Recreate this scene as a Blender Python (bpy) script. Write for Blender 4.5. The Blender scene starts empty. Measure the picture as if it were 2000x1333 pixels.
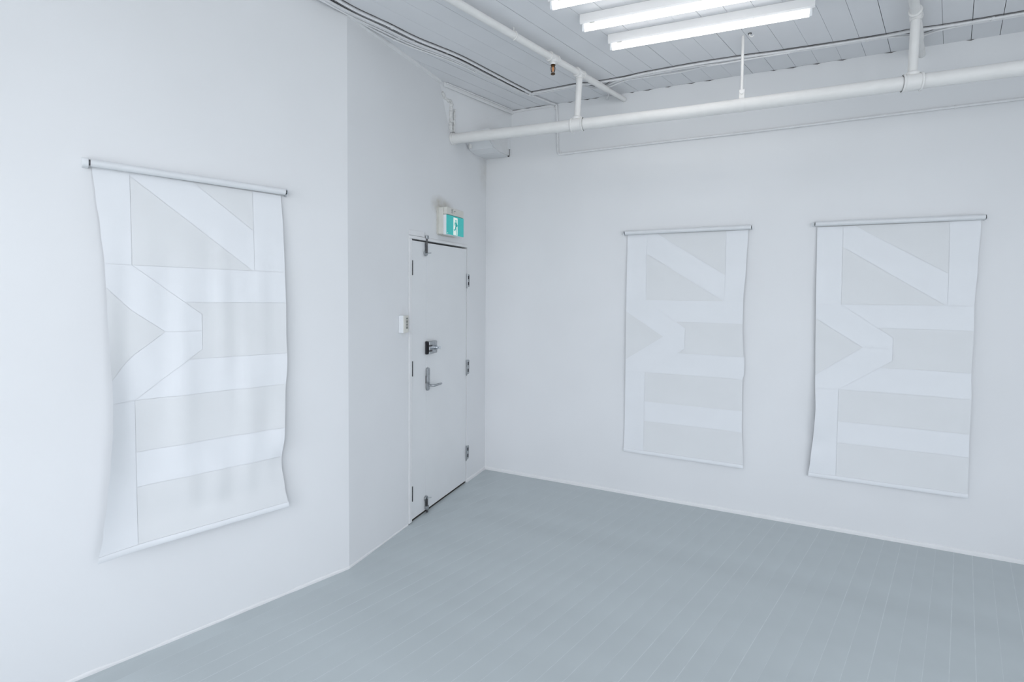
import bpy, bmesh, math, random
from mathutils import Vector, Matrix
random.seed(7)
S = bpy.context.scene
C = S.collection
sin, cos, PI = math.sin, math.cos, math.pi

# ---------------------------------------------------------------- camera
# World frame: the far corner of the room is the origin, the right-hand wall runs along +X (y=0),
# the door wall runs along -Y (x=0); the room lies at x>0, y<0.  Units are metres.
F_PX, PP_Y = 947.47, 597.39
YAW, PITCH, ROLL = -0.4176, 0.0347, 0.0075
CAM = Vector((2.0561, -4.0277, 1.70))
fw = Vector((sin(YAW) * cos(PITCH), cos(YAW) * cos(PITCH), -sin(PITCH)))
rt = Vector((cos(YAW), -sin(YAW), 0))
up = rt.cross(fw)
r2 = cos(ROLL) * rt + sin(ROLL) * up
u2 = -sin(ROLL) * rt + cos(ROLL) * up
cam_d = bpy.data.cameras.new('camera')
cam_d.sensor_fit = 'HORIZONTAL'
cam_d.sensor_width = 36.0
cam_d.lens = F_PX / 2000 * 36.0
cam_d.shift_y = (PP_Y - 666.5) / 2000
cam_d.clip_start = 0.05
cam = bpy.data.objects.new('camera', cam_d)
C.objects.link(cam)
m = Matrix((r2, u2, -fw)).transposed().to_4x4()
m.translation = CAM
cam.matrix_world = m
S.camera = cam

# ---------------------------------------------------------------- world, daylight, exposure
S.view_settings.view_transform = 'Standard'
S.view_settings.look = 'None'
S.view_settings.gamma = 1.0
S.view_settings.use_curve_mapping = False
S.view_settings.exposure = 0.0
# keep the path tracing light
S.cycles.use_adaptive_sampling = True
S.cycles.adaptive_threshold = 0.05
S.cycles.max_bounces = 5
S.cycles.caustics_reflective = False
S.cycles.caustics_refractive = False
S.cycles.use_light_tree = False
SKY_STRENGTH = 3.85
SKY_COLOUR = (0.895, 0.93, 1.0, 1)
GROUND_COLOUR = (0.60, 0.62, 0.64, 1)
w = bpy.data.worlds.new('overcast_sky')
S.world = w
w.use_nodes = True
nt = w.node_tree
nt.nodes.clear()
wo = nt.nodes.new('ShaderNodeOutputWorld')
bg = nt.nodes.new('ShaderNodeBackground')
bg.inputs['Strength'].default_value = SKY_STRENGTH
tc = nt.nodes.new('ShaderNodeTexCoord')
sx = nt.nodes.new('ShaderNodeSeparateXYZ')
rmp = nt.nodes.new('ShaderNodeValToRGB')
rmp.color_ramp.elements[0].position = 0.0
rmp.color_ramp.elements[0].color = GROUND_COLOUR
rmp.color_ramp.elements[1].position = 0.04
rmp.color_ramp.elements[1].color = SKY_COLOUR
nt.links.new(tc.outputs['Generated'], sx.inputs[0])
nt.links.new(sx.outputs['Z'], rmp.inputs['Fac'])
nt.links.new(rmp.outputs[0], bg.inputs['Color'])
nt.links.new(bg.outputs[0], wo.inputs[0])

A_L, S_E, ZC = 0.3928, 1.7918, 3.2975        # angle of the left wall, start of it, ceiling height
X_SIDE, Y_REAR = 5.4, -5.5
X_LR = -(-Y_REAR - S_E) * math.tan(A_L)      # where the left wall meets the rear wall
WINDOWS = [(-0.50, 1.15), (1.5, 3.3), (3.6, 5.2)]   # openings in the rear wall (behind the camera)
WZ0, WZ1 = 0.55, 3.12
ADDED_WINDOW = (-5.1, -3.2)                    # unseen opening added in the side wall to brighten the door wall
for x0, x1 in WINDOWS:                        # sky portals in the window openings
    ld = bpy.data.lights.new('window_daylight', 'AREA')
    ld.shape = 'RECTANGLE'
    ld.size, ld.size_y = x1 - x0, WZ1 - WZ0
    ld.cycles.is_portal = True
    lo = bpy.data.objects.new('window_daylight', ld)
    C.objects.link(lo)
    lo.location = ((x0 + x1) / 2, Y_REAR - 0.10, (WZ0 + WZ1) / 2)
    lo.rotation_euler = (PI / 2, 0, 0)
ld = bpy.data.lights.new('window_daylight', 'AREA')  # portal of the added side window
ld.shape = 'RECTANGLE'
ld.size, ld.size_y = ADDED_WINDOW[1] - ADDED_WINDOW[0], WZ1 - WZ0
ld.cycles.is_portal = True
lo = bpy.data.objects.new('window_daylight', ld)
C.objects.link(lo)
lo.location = (X_SIDE + 0.10, sum(ADDED_WINDOW) / 2, (WZ0 + WZ1) / 2)
lo.rotation_euler = (PI / 2, 0, PI / 2)
TUBE_STRENGTH = 4.6

# ---------------------------------------------------------------- materials
def mat(name, col, rough=0.6, metal=0.0, noise=0.0, nscale=6.0, bump=0.0, bscale=60.0, col2=None, emit=0.0, spec=0.5,
        stretch=(1, 1, 1)):
    m = bpy.data.materials.new(name)
    m.use_nodes = True
    n = m.node_tree
    b = n.nodes['Principled BSDF']
    b.inputs['Base Color'].default_value = (*col, 1)
    b.inputs['Roughness'].default_value = rough
    b.inputs['Metallic'].default_value = metal
    b.inputs['Specular IOR Level'].default_value = spec
    t = n.nodes.new('ShaderNodeTexCoord')
    mp = n.nodes.new('ShaderNodeMapping')
    mp.inputs['Scale'].default_value = stretch
    n.links.new(t.outputs['Object'], mp.inputs[0])
    if noise > 0 or col2:
        nz = n.nodes.new('ShaderNodeTexNoise')
        nz.inputs['Scale'].default_value = nscale
        nz.inputs['Detail'].default_value = 2
        n.links.new(mp.outputs[0], nz.inputs['Vector'])
        r = n.nodes.new('ShaderNodeValToRGB')
        r.color_ramp.elements[0].position = 0.35
        r.color_ramp.elements[1].position = 0.65
        c2 = col2 if col2 else tuple(c * (1 - noise) for c in col)
        r.color_ramp.elements[0].color = (*c2, 1)
        r.color_ramp.elements[1].color = (*col, 1)
        n.links.new(nz.outputs['Fac'], r.inputs[0])
        n.links.new(r.outputs[0], b.inputs['Base Color'])
    if bump > 0:
        nb = n.nodes.new('ShaderNodeTexNoise')
        nb.inputs['Scale'].default_value = bscale
        nb.inputs['Detail'].default_value = 1
        n.links.new(mp.outputs[0], nb.inputs['Vector'])
        bp = n.nodes.new('ShaderNodeBump')
        bp.inputs['Strength'].default_value = bump
        bp.inputs['Distance'].default_value = 0.01
        n.links.new(nb.outputs['Fac'], bp.inputs['Height'])
        n.links.new(bp.outputs[0], b.inputs['Normal'])
    if emit > 0:
        b.inputs['Emission Color'].default_value = (*col, 1)
        b.inputs['Emission Strength'].default_value = emit
    return m

M = {}
M['wall'] = mat('wall_paint', (0.80, 0.812, 0.825), 0.55, noise=0.025, nscale=1.6)
def stained(name, base, spots):
    # painted wall with dust stains of their own shape: (centre, radii, strength)
    m = mat(name, base, 0.55, noise=0.025, nscale=1.6)
    n = m.node_tree
    b = n.nodes['Principled BSDF']
    src = b.inputs['Base Color'].links[0].from_socket
    g = n.nodes.new('ShaderNodeNewGeometry')
    nz = n.nodes.new('ShaderNodeTexNoise')
    nz.inputs['Scale'].default_value = 18
    nz.inputs['Detail'].default_value = 2
    n.links.new(g.outputs['Position'], nz.inputs['Vector'])
    for c, r, k in spots:
        mp = n.nodes.new('ShaderNodeMapping')
        mp.inputs['Location'].default_value = tuple(-c[i] / r[i] for i in range(3))
        mp.inputs['Scale'].default_value = tuple(1 / r[i] for i in range(3))
        n.links.new(g.outputs['Position'], mp.inputs[0])
        gr = n.nodes.new('ShaderNodeTexGradient')
        gr.gradient_type = 'SPHERICAL'
        n.links.new(mp.outputs[0], gr.inputs[0])
        mu = n.nodes.new('ShaderNodeMath')
        mu.operation = 'MULTIPLY'
        n.links.new(gr.outputs['Fac'], mu.inputs[0])
        n.links.new(nz.outputs['Fac'], mu.inputs[1])
        m2 = n.nodes.new('ShaderNodeMath')
        m2.operation = 'MULTIPLY'
        m2.use_clamp = True
        m2.inputs[1].default_value = k
        n.links.new(mu.outputs[0], m2.inputs[0])
        mx = n.nodes.new('ShaderNodeMix')
        mx.data_type = 'RGBA'
        n.links.new(m2.outputs[0], mx.inputs['Factor'])
        n.links.new(src, mx.inputs['A'])
        mx.inputs['B'].default_value = (0.50, 0.47, 0.41, 1)
        src = mx.outputs['Result']
    n.links.new(src, b.inputs['Base Color'])
    return m
M['wall_stained'] = stained('stained_wall_paint', (0.80, 0.812, 0.825), [((0, -.79, 2.345), (.3, .15, .085), 1.5), ((0, -.70, 2.35), (.3, .13, .06), .8),
                                                                   ((0, -.02, 2.75), (.3, .16, .22), .6), ((0, -1.25, 1.46), (.3, .05, .12), .7)])
M['ceil'] = mat('ceiling_paint', (0.80, 0.81, 0.83), 0.5, noise=0.03, nscale=3)
M['void'] = mat('dark_gap_timber', (0.07, 0.064, 0.06), 0.9, noise=0.3, nscale=8)
M['trim'] = mat('trim_paint', (0.82, 0.825, 0.83), 0.45, noise=0.03, nscale=9, bump=0.25, bscale=40)
M['floor'] = mat('floor_paint', (0.535, 0.588, 0.605), 0.45, noise=0.08, nscale=2.6)
M['joint'] = mat('floor_joint_paint', (0.625, 0.675, 0.69), 0.45, noise=0.1, nscale=14)
M['door'] = mat('door_paint', (0.80, 0.815, 0.825), 0.32, noise=0.02, nscale=4, bump=0.03, bscale=20)
M['pipe'] = mat('pipe_paint', (0.83, 0.825, 0.81), 0.4, noise=0.035, nscale=12, bump=0.08, bscale=50)
M['dark_mark'] = mat('dark_matte', (0.16, 0.15, 0.15), 0.9, noise=0.5, nscale=45)
M['cable'] = mat('cable_paint', (0.83, 0.835, 0.845), 0.5, noise=0.06, nscale=30)
M['plaster'] = mat('rough_plaster', (0.78, 0.78, 0.77), 0.85, noise=0.14, nscale=40, bump=0.7, bscale=60)
M['metal'] = mat('brushed_steel', (0.48, 0.50, 0.52), 0.34, metal=1.0, noise=0.2, nscale=40)
M['chrome'] = mat('chrome', (0.72, 0.75, 0.78), 0.16, metal=1.0)
M['darkmetal'] = mat('tarnished_steel', (0.13, 0.13, 0.135), 0.45, metal=0.8, noise=0.3, nscale=60)
M['black'] = mat('black_gap', (0.02, 0.02, 0.025), 0.8, noise=0.2, nscale=20)
M['brass'] = mat('tarnished_brass', (0.13, 0.075, 0.035), 0.4, metal=0.9, noise=0.35, nscale=80)
M['amber'] = mat('amber_bulb', (0.75, 0.25, 0.04), 0.15, noise=0.1, nscale=60)
M['cream'] = mat('cream_plastic', (0.70, 0.69, 0.64), 0.45, noise=0.03, nscale=20)
M['whiteplastic'] = mat('white_plastic', (0.82, 0.84, 0.86), 0.4, noise=0.02, nscale=20)
M['print'] = mat('grey_print', (0.22, 0.23, 0.22), 0.6, noise=0.2, nscale=90)
M['enamel'] = mat('batten_enamel', (0.78, 0.785, 0.79), 0.3, noise=0.02, nscale=10)
M['tube'] = mat('lit_tube', (1.0, 0.985, 0.97), 0.3, emit=TUBE_STRENGTH, noise=0.001)
M['green'] = mat('lit_green_panel', (0.035, 0.40, 0.385), 0.3, emit=0.40, noise=0.06, nscale=8)
M['signwhite'] = mat('lit_white_panel', (0.80, 0.88, 0.82), 0.3, emit=0.30, noise=0.02, nscale=8)
M['fabric'] = mat('white_fabric', (0.825, 0.845, 0.868), 0.75, noise=0.02, nscale=4)
M['fabric2'] = mat('pale_grey_fabric', (0.775, 0.79, 0.80), 0.75, noise=0.02, nscale=4)
M['rod'] = mat('banner_rod_enamel', (0.77, 0.79, 0.81), 0.35, noise=0.03, nscale=14)

# ---------------------------------------------------------------- mesh helpers
WALLS = {'B': (Vector((0, 0)), Vector((1, 0)), Vector((0, -1))),
         'D': (Vector((0, 0)), Vector((0, -1)), Vector((1, 0))),
         'L': (Vector((0, -S_E)), Vector((-sin(A_L), -cos(A_L))), Vector((cos(A_L), -sin(A_L))))}

def on(wl, s, z, o=0.0):
    """point on a wall: s metres along it from its far end, z up, o out into the room"""
    a, t, n = WALLS[wl]
    p = a + t * s + n * o
    return Vector((p.x, p.y, z))

class MB:
    def __init__(self):
        self.v, self.f = [], []
    def quad_box(self, P):
        """eight points: bottom ring of four then top ring of four"""
        k = len(self.v)
        self.v += [Vector(p) for p in P]
        self.f += [tuple(k + i for i in q) for q in ((3, 2, 1, 0), (4, 5, 6, 7), (0, 1, 5, 4), (1, 2, 6, 5), (2, 3, 7, 6), (3, 0, 4, 7))]
        return self
    def wbox(self, wl, s0, s1, z0, z1, o0, o1):
        return self.quad_box([on(wl, s0, z0, o0), on(wl, s1, z0, o0), on(wl, s1, z0, o1), on(wl, s0, z0, o1),
                              on(wl, s0, z1, o0), on(wl, s1, z1, o0), on(wl, s1, z1, o1), on(wl, s0, z1, o1)])
    def prism(self, poly, z0, z1):
        k, n = len(self.v), len(poly)
        self.v += [Vector((x, y, z0)) for x, y in poly] + [Vector((x, y, z1)) for x, y in poly]
        self.f += [tuple(range(k + n - 1, k - 1, -1)), tuple(range(k + n, k + 2 * n))]
        self.f += [(k + i, k + (i + 1) % n, k + n + (i + 1) % n, k + n + i) for i in range(n)]
        return self
    def extrude(self, pts, d):
        """closed planar outline extruded by the vector d"""
        k, n = len(self.v), len(pts)
        d = Vector(d)
        self.v += [Vector(p) for p in pts] + [Vector(p) + d for p in pts]
        self.f += [tuple(range(k + n - 1, k - 1, -1)), tuple(range(k + n, k + 2 * n))]
        self.f += [(k + i, k + (i + 1) % n, k + n + (i + 1) % n, k + n + i) for i in range(n)]
        return self
    def tube(self, pts, r, seg=12):
        pts = [Vector(p) for p in pts]
        n = len(pts)
        rs = r if isinstance(r, (list, tuple)) else [r] * n
        k = len(self.v)
        ref = None
        for i, p in enumerate(pts):
            d = (pts[min(i + 1, n - 1)] - pts[max(i - 1, 0)])
            d.normalize()
            if ref is None:
                ref = Vector((0, 0, 1)) if abs(d.z) < 0.9 else Vector((1, 0, 0))
            a = d.cross(ref)
            a.normalize()
            b = a.cross(d)
            ref = b
            for j in range(seg):
                t = 2 * PI * j / seg
                self.v.append(p + (a * cos(t) + b * sin(t)) * rs[i])
        for i in range(n - 1):
            for j in range(seg):
                q = (j + 1) % seg
                self.f.append((k + i * seg + j, k + i * seg + q, k + (i + 1) * seg + q, k + (i + 1) * seg + j))
        self.f.append(tuple(k + j for j in reversed(range(seg))))
        self.f.append(tuple(k + (n - 1) * seg + j for j in range(seg)))
        return self
    def build(self, name, material, parent=None, smooth=False, bevel=0.0, segs=2, weld=False):
        me = bpy.data.meshes.new(name)
        c = sum(self.v, Vector()) / len(self.v)
        me.from_pydata([v - c for v in self.v], [], self.f)
        bm = bmesh.new()
        bm.from_mesh(me)
        if weld:
            bmesh.ops.remove_doubles(bm, verts=bm.verts, dist=0.0002)
        bmesh.ops.recalc_face_normals(bm, faces=bm.faces)
        if bevel > 0:
            bmesh.ops.bevel(bm, geom=[e for e in bm.edges if len(e.link_faces) == 2 and e.calc_face_angle(0) > 0.5],
                            offset=bevel, segments=segs, affect='EDGES', profile=0.5, clamp_overlap=True)
        for f in bm.faces:
            f.smooth = smooth
        if smooth:
            for e in bm.edges:
                e.smooth = not (len(e.link_faces) == 2 and e.calc_face_angle(0) > 0.6)
        bm.to_mesh(me)
        bm.free()
        me.materials.append(M[material])
        o = bpy.data.objects.new(name, me)
        C.objects.link(o)
        o.location = c
        if parent is not None:
            o.parent = parent
            q, base = parent, Vector()
            while q is not None:
                base += q.location
                q = q.parent
            o.location = c - base
        return o

def thing(name, loc, label, cat, group=None):
    o = bpy.data.objects.new(name, None)
    o.empty_display_size = 0.05
    C.objects.link(o)
    o.location = loc
    return tag(o, label, cat, group)

def tag(o, label, cat, group=None):
    o['label'] = label
    o['category'] = cat
    if group:
        o['group'] = group
    return o

def structure(o, label=None):
    o['kind'] = 'structure'
    if label:
        o['label'] = label
    return o

def smooth_path(pts, k=6):
    P = [Vector(p) for p in pts]
    out = []
    for i in range(len(P) - 1):
        p0, p1, p2, p3 = P[max(i - 1, 0)], P[i], P[i + 1], P[min(i + 2, len(P) - 1)]
        for j in range(k):
            t = j / k
            out.append(0.5 * ((2 * p1) + (p2 - p0) * t + (2 * p0 - 5 * p1 + 4 * p2 - p3) * t * t + (3 * p1 - p0 - 3 * p2 + p3) * t ** 3))
    out.append(P[-1])
    return out

def clip_half(poly, n, d):
    """keep the part of a 2-D polygon where n.p <= d"""
    out = []
    for i in range(len(poly)):
        a, b = poly[i], poly[(i + 1) % len(poly)]
        da, db = n[0] * a[0] + n[1] * a[1] - d, n[0] * b[0] + n[1] * b[1] - d
        if da <= 0:
            out.append(a)
        if (da < 0 < db) or (db < 0 < da):
            t = da / (da - db)
            out.append((a[0] + (b[0] - a[0]) * t, a[1] + (b[1] - a[1]) * t))
    return out

# ---------------------------------------------------------------- room shell
ROOM = [(0, 0), (0, -S_E), (X_LR, Y_REAR), (X_SIDE, Y_REAR), (X_SIDE, 0)]
TH = 0.16
structure(MB().prism([(X_LR - .3, Y_REAR - TH), (X_SIDE + TH, Y_REAR - TH), (X_SIDE + TH, TH), (-TH, TH), (-TH, -S_E)], -0.12, -0.0005)
          .build('floor', 'joint'), 'blue-grey painted floorboards')
floor = bpy.data.objects['floor']
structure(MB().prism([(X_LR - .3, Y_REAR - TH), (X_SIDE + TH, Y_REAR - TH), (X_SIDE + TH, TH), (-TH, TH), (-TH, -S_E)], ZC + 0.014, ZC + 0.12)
          .build('ceiling', 'void'), 'white painted board ceiling')  # slab coloured dark to put shade into the board gaps
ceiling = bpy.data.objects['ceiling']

def boards(parent, name, material, ang, pitch, phase, z0, z1, gap, s_range):
    # boards run along (sin ang, cos ang); joints cross the right-hand wall line (y=0) at x = phase + k*pitch
    nrm = (cos(ang), -sin(ang))
    k = 0
    lo = int((s_range[0] - phase) / pitch) - 1
    hi = int((s_range[1] - phase) / pitch) + 1
    for i in range(lo, hi):
        d0, d1 = (phase + i * pitch) * cos(ang), (phase + (i + 1) * pitch) * cos(ang)
        g = gap(i)
        poly = clip_half(ROOM, nrm, d1 - g / 2)
        poly = clip_half(poly, (-nrm[0], -nrm[1]), -(d0 + gap(i - 1) / 2))
        if len(poly) < 3:
            continue
        area = abs(sum(poly[j][0] * poly[(j + 1) % len(poly)][1] - poly[(j + 1) % len(poly)][0] * poly[j][1] for j in range(len(poly)))) / 2
        if area < 0.004:
            continue
        q = []
        for pnt in poly:
            if not q or (abs(pnt[0] - q[-1][0]) + abs(pnt[1] - q[-1][1])) > 1e-5:
                q.append(pnt)
        dz = random.uniform(-.0006, .0006) if name == 'ceiling_board' else random.uniform(-.0004, 0)
        MB().prism(q, z0 + dz, z1 + dz).build(name, material, parent)

_rg = random.Random(3)
_fg = {}
def floor_gap(i):
    return _fg.setdefault(i, _rg.choice([0.0018, 0.0024, 0.003, 0.0034]))
_cg = {}
def ceil_gap(i):
    return _cg.setdefault(i, _rg.choice([0.0010, 0.0016, 0.0022, 0.0028]))
boards(floor, 'floor_board', 'floor', math.radians(19.0), 0.0925, 2.891, -0.010, 0.0, floor_gap, (-0.3, 7.6))
boards(ceiling, 'ceiling_board', 'ceil', math.radians(18.3), 0.1375, 2.881, ZC, ZC + 0.0135, ceil_gap, (-0.3, 7.6))

# right wall
structure(MB().prism([(-TH, 0), (X_SIDE + TH, 0), (X_SIDE + TH, TH), (-TH, TH)], 0, ZC).build('wall_right', 'wall'),
          'white wall carrying two banners')
# wall with the door, opening left out
DO0, DO1, DOZ = 0.350, 1.196, 2.075
cw = MB()
cw.quad_box([(-TH, -DO0, 0), (0, -DO0, 0), (0, 0, 0), (-TH, 0, 0), (-TH, -DO0, ZC), (0, -DO0, ZC), (0, 0, ZC), (-TH, 0, ZC)])
cw.quad_box([(-TH, -S_E, 0), (0, -S_E, 0), (0, -DO1, 0), (-TH, -DO1, 0), (-TH, -S_E, ZC), (0, -S_E, ZC), (0, -DO1, ZC), (-TH, -DO1, ZC)])
cw.quad_box([(-TH, -DO1, DOZ), (0, -DO1, DOZ), (0, -DO0, DOZ), (-TH, -DO0, DOZ), (-TH, -DO1, ZC), (0, -DO1, ZC), (0, -DO0, ZC), (-TH, -DO0, ZC)])
structure(cw.build('wall_center', 'wall_stained'), 'white wall with the door')
nL = WALLS['L'][2]
structure(MB().prism([(0, -S_E), (X_LR, Y_REAR), (X_LR - nL.x * TH, Y_REAR - nL.y * TH), (-TH, -S_E + 0.02)], 0, ZC).build('wall_left', 'wall'),
          'white wall carrying one banner')
rw = MB()
xs = [X_LR - .3]
for x0, x1 in WINDOWS:
    xs += [x0, x1]
xs.append(X_SIDE + TH)
for i in range(0, len(xs), 2):
    rw.prism([(xs[i], Y_REAR - TH), (xs[i + 1], Y_REAR - TH), (xs[i + 1], Y_REAR), (xs[i], Y_REAR)], 0, ZC)
for x0, x1 in WINDOWS:
    rw.prism([(x0, Y_REAR - TH), (x1, Y_REAR - TH), (x1, Y_REAR), (x0, Y_REAR)], 0, WZ0)
    rw.prism([(x0, Y_REAR - TH), (x1, Y_REAR - TH), (x1, Y_REAR), (x0, Y_REAR)], WZ1, ZC)
structure(rw.build('wall_rear', 'wall'), 'white wall with tall windows')
sw_ = MB()
for y0, y1, z0, z1 in ((Y_REAR, ADDED_WINDOW[0], 0, ZC), (ADDED_WINDOW[1], 0, 0, ZC), (*ADDED_WINDOW, 0, WZ0), (*ADDED_WINDOW, WZ1, ZC)):
    sw_.prism([(X_SIDE, y0), (X_SIDE + TH, y0), (X_SIDE + TH, y1), (X_SIDE, y1)], z0, z1)
structure(sw_.build('wall_side', 'wall'), 'white wall with the added window')
for i, (x0, x1) in enumerate(WINDOWS):
    f = MB()
    y0, y1 = Y_REAR - 0.085, Y_REAR - 0.045
    for a, b, c, d in ((x0, x0 + .05, WZ0, WZ1), (x1 - .05, x1, WZ0, WZ1), (x0 + .05, x1 - .05, WZ0, WZ0 + .05), (x0 + .05, x1 - .05, WZ1 - .05, WZ1),
                       ((x0 + x1) / 2 - .02, (x0 + x1) / 2 + .02, WZ0 + .05, WZ1 - .05)):
        f.prism([(a, y0), (b, y0), (b, y1), (a, y1)], c, d)
    structure(f.build('window_%d' % (i + 1), 'trim'), 'white frame of the added side window')

f = MB()
y0, y1 = ADDED_WINDOW
for a, b, c, d in ((y0, y0 + .05, WZ0, WZ1), (y1 - .05, y1, WZ0, WZ1), (y0 + .05, y1 - .05, WZ0, WZ0 + .05), (y0 + .05, y1 - .05, WZ1 - .05, WZ1),
                   ((y0 + y1) / 2 - .02, (y0 + y1) / 2 + .02, WZ0 + .05, WZ1 - .05)):
    f.prism([(X_SIDE + .045, a), (X_SIDE + .085, a), (X_SIDE + .085, b), (X_SIDE + .045, b)], c, d)
structure(f.build('window_4', 'trim'), 'white frame of the added side window')

# splayed upper corner: the old wall shows above the lining
cn = MB()
cn.v = [Vector(q) for q in ((0, -.650, 2.955), (.249, 0, 2.955), (0, 0, 2.955), (0, -.80, ZC), (.249, 0, ZC), (0, 0, ZC))]
cn.f = [(2, 1, 0), (3, 4, 5), (0, 1, 4), (0, 4, 3), (1, 2, 5, 4), (2, 0, 3, 5)]
structure(cn.build('wall_corner', 'wall'), 'splayed white wall piece high in the corner')

# baseboards: small quarter-round strips
def quarter(wl, s0, s1, r, z0=0.0, sign=1, jitter=0.0, step=0.06, seed=1, flat_=0.32):
    rg = random.Random(seed)
    mb = MB()
    n = max(2, int(abs(s1 - s0) / step)) if jitter else 2
    d_ = r * flat_
    prof = [(0, 0), (d_, 0), (d_, r * .55), (d_ * .85, r * .85), (d_ * .5, r * 1.0), (0, r * 1.06)]
    k = len(mb.v)
    for i in range(n):
        s = s0 + (s1 - s0) * i / (n - 1)
        a = 1 + rg.uniform(-jitter, jitter)
        for o, h in prof:
            mb.v.append(on(wl, s, z0 + sign * h * a, o * a))
    q = len(prof)
    for i in range(n - 1):
        for j in range(q):
            mb.f.append((i * q + j, i * q + (j + 1) % q, (i + 1) * q + (j + 1) % q, (i + 1) * q + j))
    mb.f.append(tuple(range(q)))
    mb.f.append(tuple((n - 1) * q + j for j in range(q)))
    return mb
structure(quarter('B', 0.0, X_SIDE, 0.026, jitter=0.10, seed=2).build('baseboard_right', 'trim', smooth=True))
structure(quarter('D', 0.0, 0.345, 0.026, jitter=0.10, seed=3).build('baseboard_center', 'trim', smooth=True))
structure(quarter('D', 1.20, S_E, 0.012, jitter=0.25, seed=4).build('baseboard_center', 'trim', smooth=True))
structure(quarter('L', 0.0, 3.9, 0.014, jitter=0.35, seed=5).build('baseboard_left', 'trim', smooth=True))
# strips under the ceiling
structure(quarter('D', 0.80, S_E, 0.020, z0=ZC, sign=-1, jitter=0.08, seed=6, flat_=0.9).build('trim_1', 'trim', smooth=True))
def strip(a, b, h, d, n2, name):
    n2 = Vector((n2[0], n2[1], 0))
    A, B = Vector((a[0], a[1], ZC)), Vector((b[0], b[1], ZC))
    z = Vector((0, 0, h))
    o = MB().quad_box([A - z, B - z, B - z + n2 * d, A - z + n2 * d, A, B, B + n2 * d, A + n2 * d]).build(name, 'trim', bevel=0.003)
    return structure(o)
sp = Vector((0.249, 0.80)).normalized()
spn = Vector((sp.y, -sp.x))
strip((0.012, -0.76), (0.256, 0.0), 0.034, 0.014, spn, 'trim_2')
strip((0.262, 0.0), (0.66, 0.0), 0.022, 0.012, (0, -1), 'trim_3')

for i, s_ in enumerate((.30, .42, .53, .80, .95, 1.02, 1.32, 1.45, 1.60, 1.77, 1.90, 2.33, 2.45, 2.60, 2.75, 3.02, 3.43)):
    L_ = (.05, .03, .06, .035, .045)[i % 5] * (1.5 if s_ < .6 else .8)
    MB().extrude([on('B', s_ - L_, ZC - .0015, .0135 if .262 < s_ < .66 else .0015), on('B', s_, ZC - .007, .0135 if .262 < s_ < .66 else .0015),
                  on('B', s_ + L_ * .7, ZC - .0015, .0135 if .262 < s_ < .66 else .0015)], (0, -.0008, 0)).build('edge_gap', 'dark_mark', ceiling)

# ---------------------------------------------------------------- door
dr = thing('door_1', (0, -0.76, 0), 'white double-leaf door with steel lock, lever and bolts under the exit sign', 'door')
dr['kind'] = 'structure'
main = MB().wbox('D', 0.358, 0.970, 0.018, 2.038, -0.045, -0.003).build('door_leaf', 'door', dr, bevel=0.0012)
narrow = MB().wbox('D', 0.9712, 1.156, 0.018, 2.041, -0.045, -0.0035).build('door_leaf', 'door', dr, bevel=0.0012)
narrow['label'] = 'narrow left leaf'
main['label'] = 'wide right leaf'
MB().wbox('D', 1.160, 1.194, 0.006, 2.052, -0.10, 0.006).build('door_jamb', 'trim', dr, bevel=0.003)
MB().wbox('D', 0.3515, 0.3545, 0.006, 2.052, -0.10, 0.001).build('door_jamb', 'trim', dr)
MB().wbox('D', 0.3515, 1.194, 2.052, 2.0735, -0.10, 0.008).build('door_header', 'trim', dr, bevel=0.003)
MB().wbox('D', 1.01, 1.194, 2.0755, 2.113, 0.0005, 0.006).build('header_patch', 'trim', dr, bevel=0.002)
MB().wbox('D', 0.3515, 1.194, 0.0, 2.0745, -0.155, -0.105).build('light_blocker', 'void', dr)  # added backing behind the leaves, blocks light leaking through the door gaps
MB().wbox('D', 0.356, 1.158, 0.0, 0.006, -0.10, -0.01).build('threshold', 'void', dr)
def hinge_r(z0, z1):
    h = MB().wbox('D', 0.3555, 0.3605, z0 - .012, z1 + .004, -0.003, 0.005).tube([on('D', .358, z0, .006), on('D', .358, z1, .006)], 0.0055, 10)
    ho = h.build('hinge', 'metal', dr, smooth=True)
    zc = (z0 + z1) / 2
    H = z1 - z0
    o = []
    for s, z in ((.352, z1), (.322, z1), (.314, z1 - .008), (.314, z0 + .008), (.322, z0), (.352, z0)):
        o.append(on('D', s, z, .0005))
    MB().extrude(o, (0.0035, 0, 0)).build('hinge_plate', 'metal', ho)
    for dz in (.24, -.24):
        MB().wbox('D', .328, .345, zc + dz * H - .014, zc + dz * H + .014, .0042, .0056).build('hinge_slot', 'black', ho)
for z0, z1 in ((1.713, 1.823), (0.955, 1.078), (0.205, 0.322)):
    hinge_r(z0, z1)
for z0, z1 in ((1.792, 1.897), (1.066, 1.175), (0.155, 0.262)):
    ho = MB().tube([on('D', 1.152, z0, .002), on('D', 1.152, z1, .002)], 0.0055, 10).build('hinge', 'darkmetal', dr, smooth=True)
    MB().wbox('D', 1.138, 1.150, z0 + .003, z1 - .003, -.0035, -.0015).build('hinge_plate', 'metal', ho)

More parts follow.
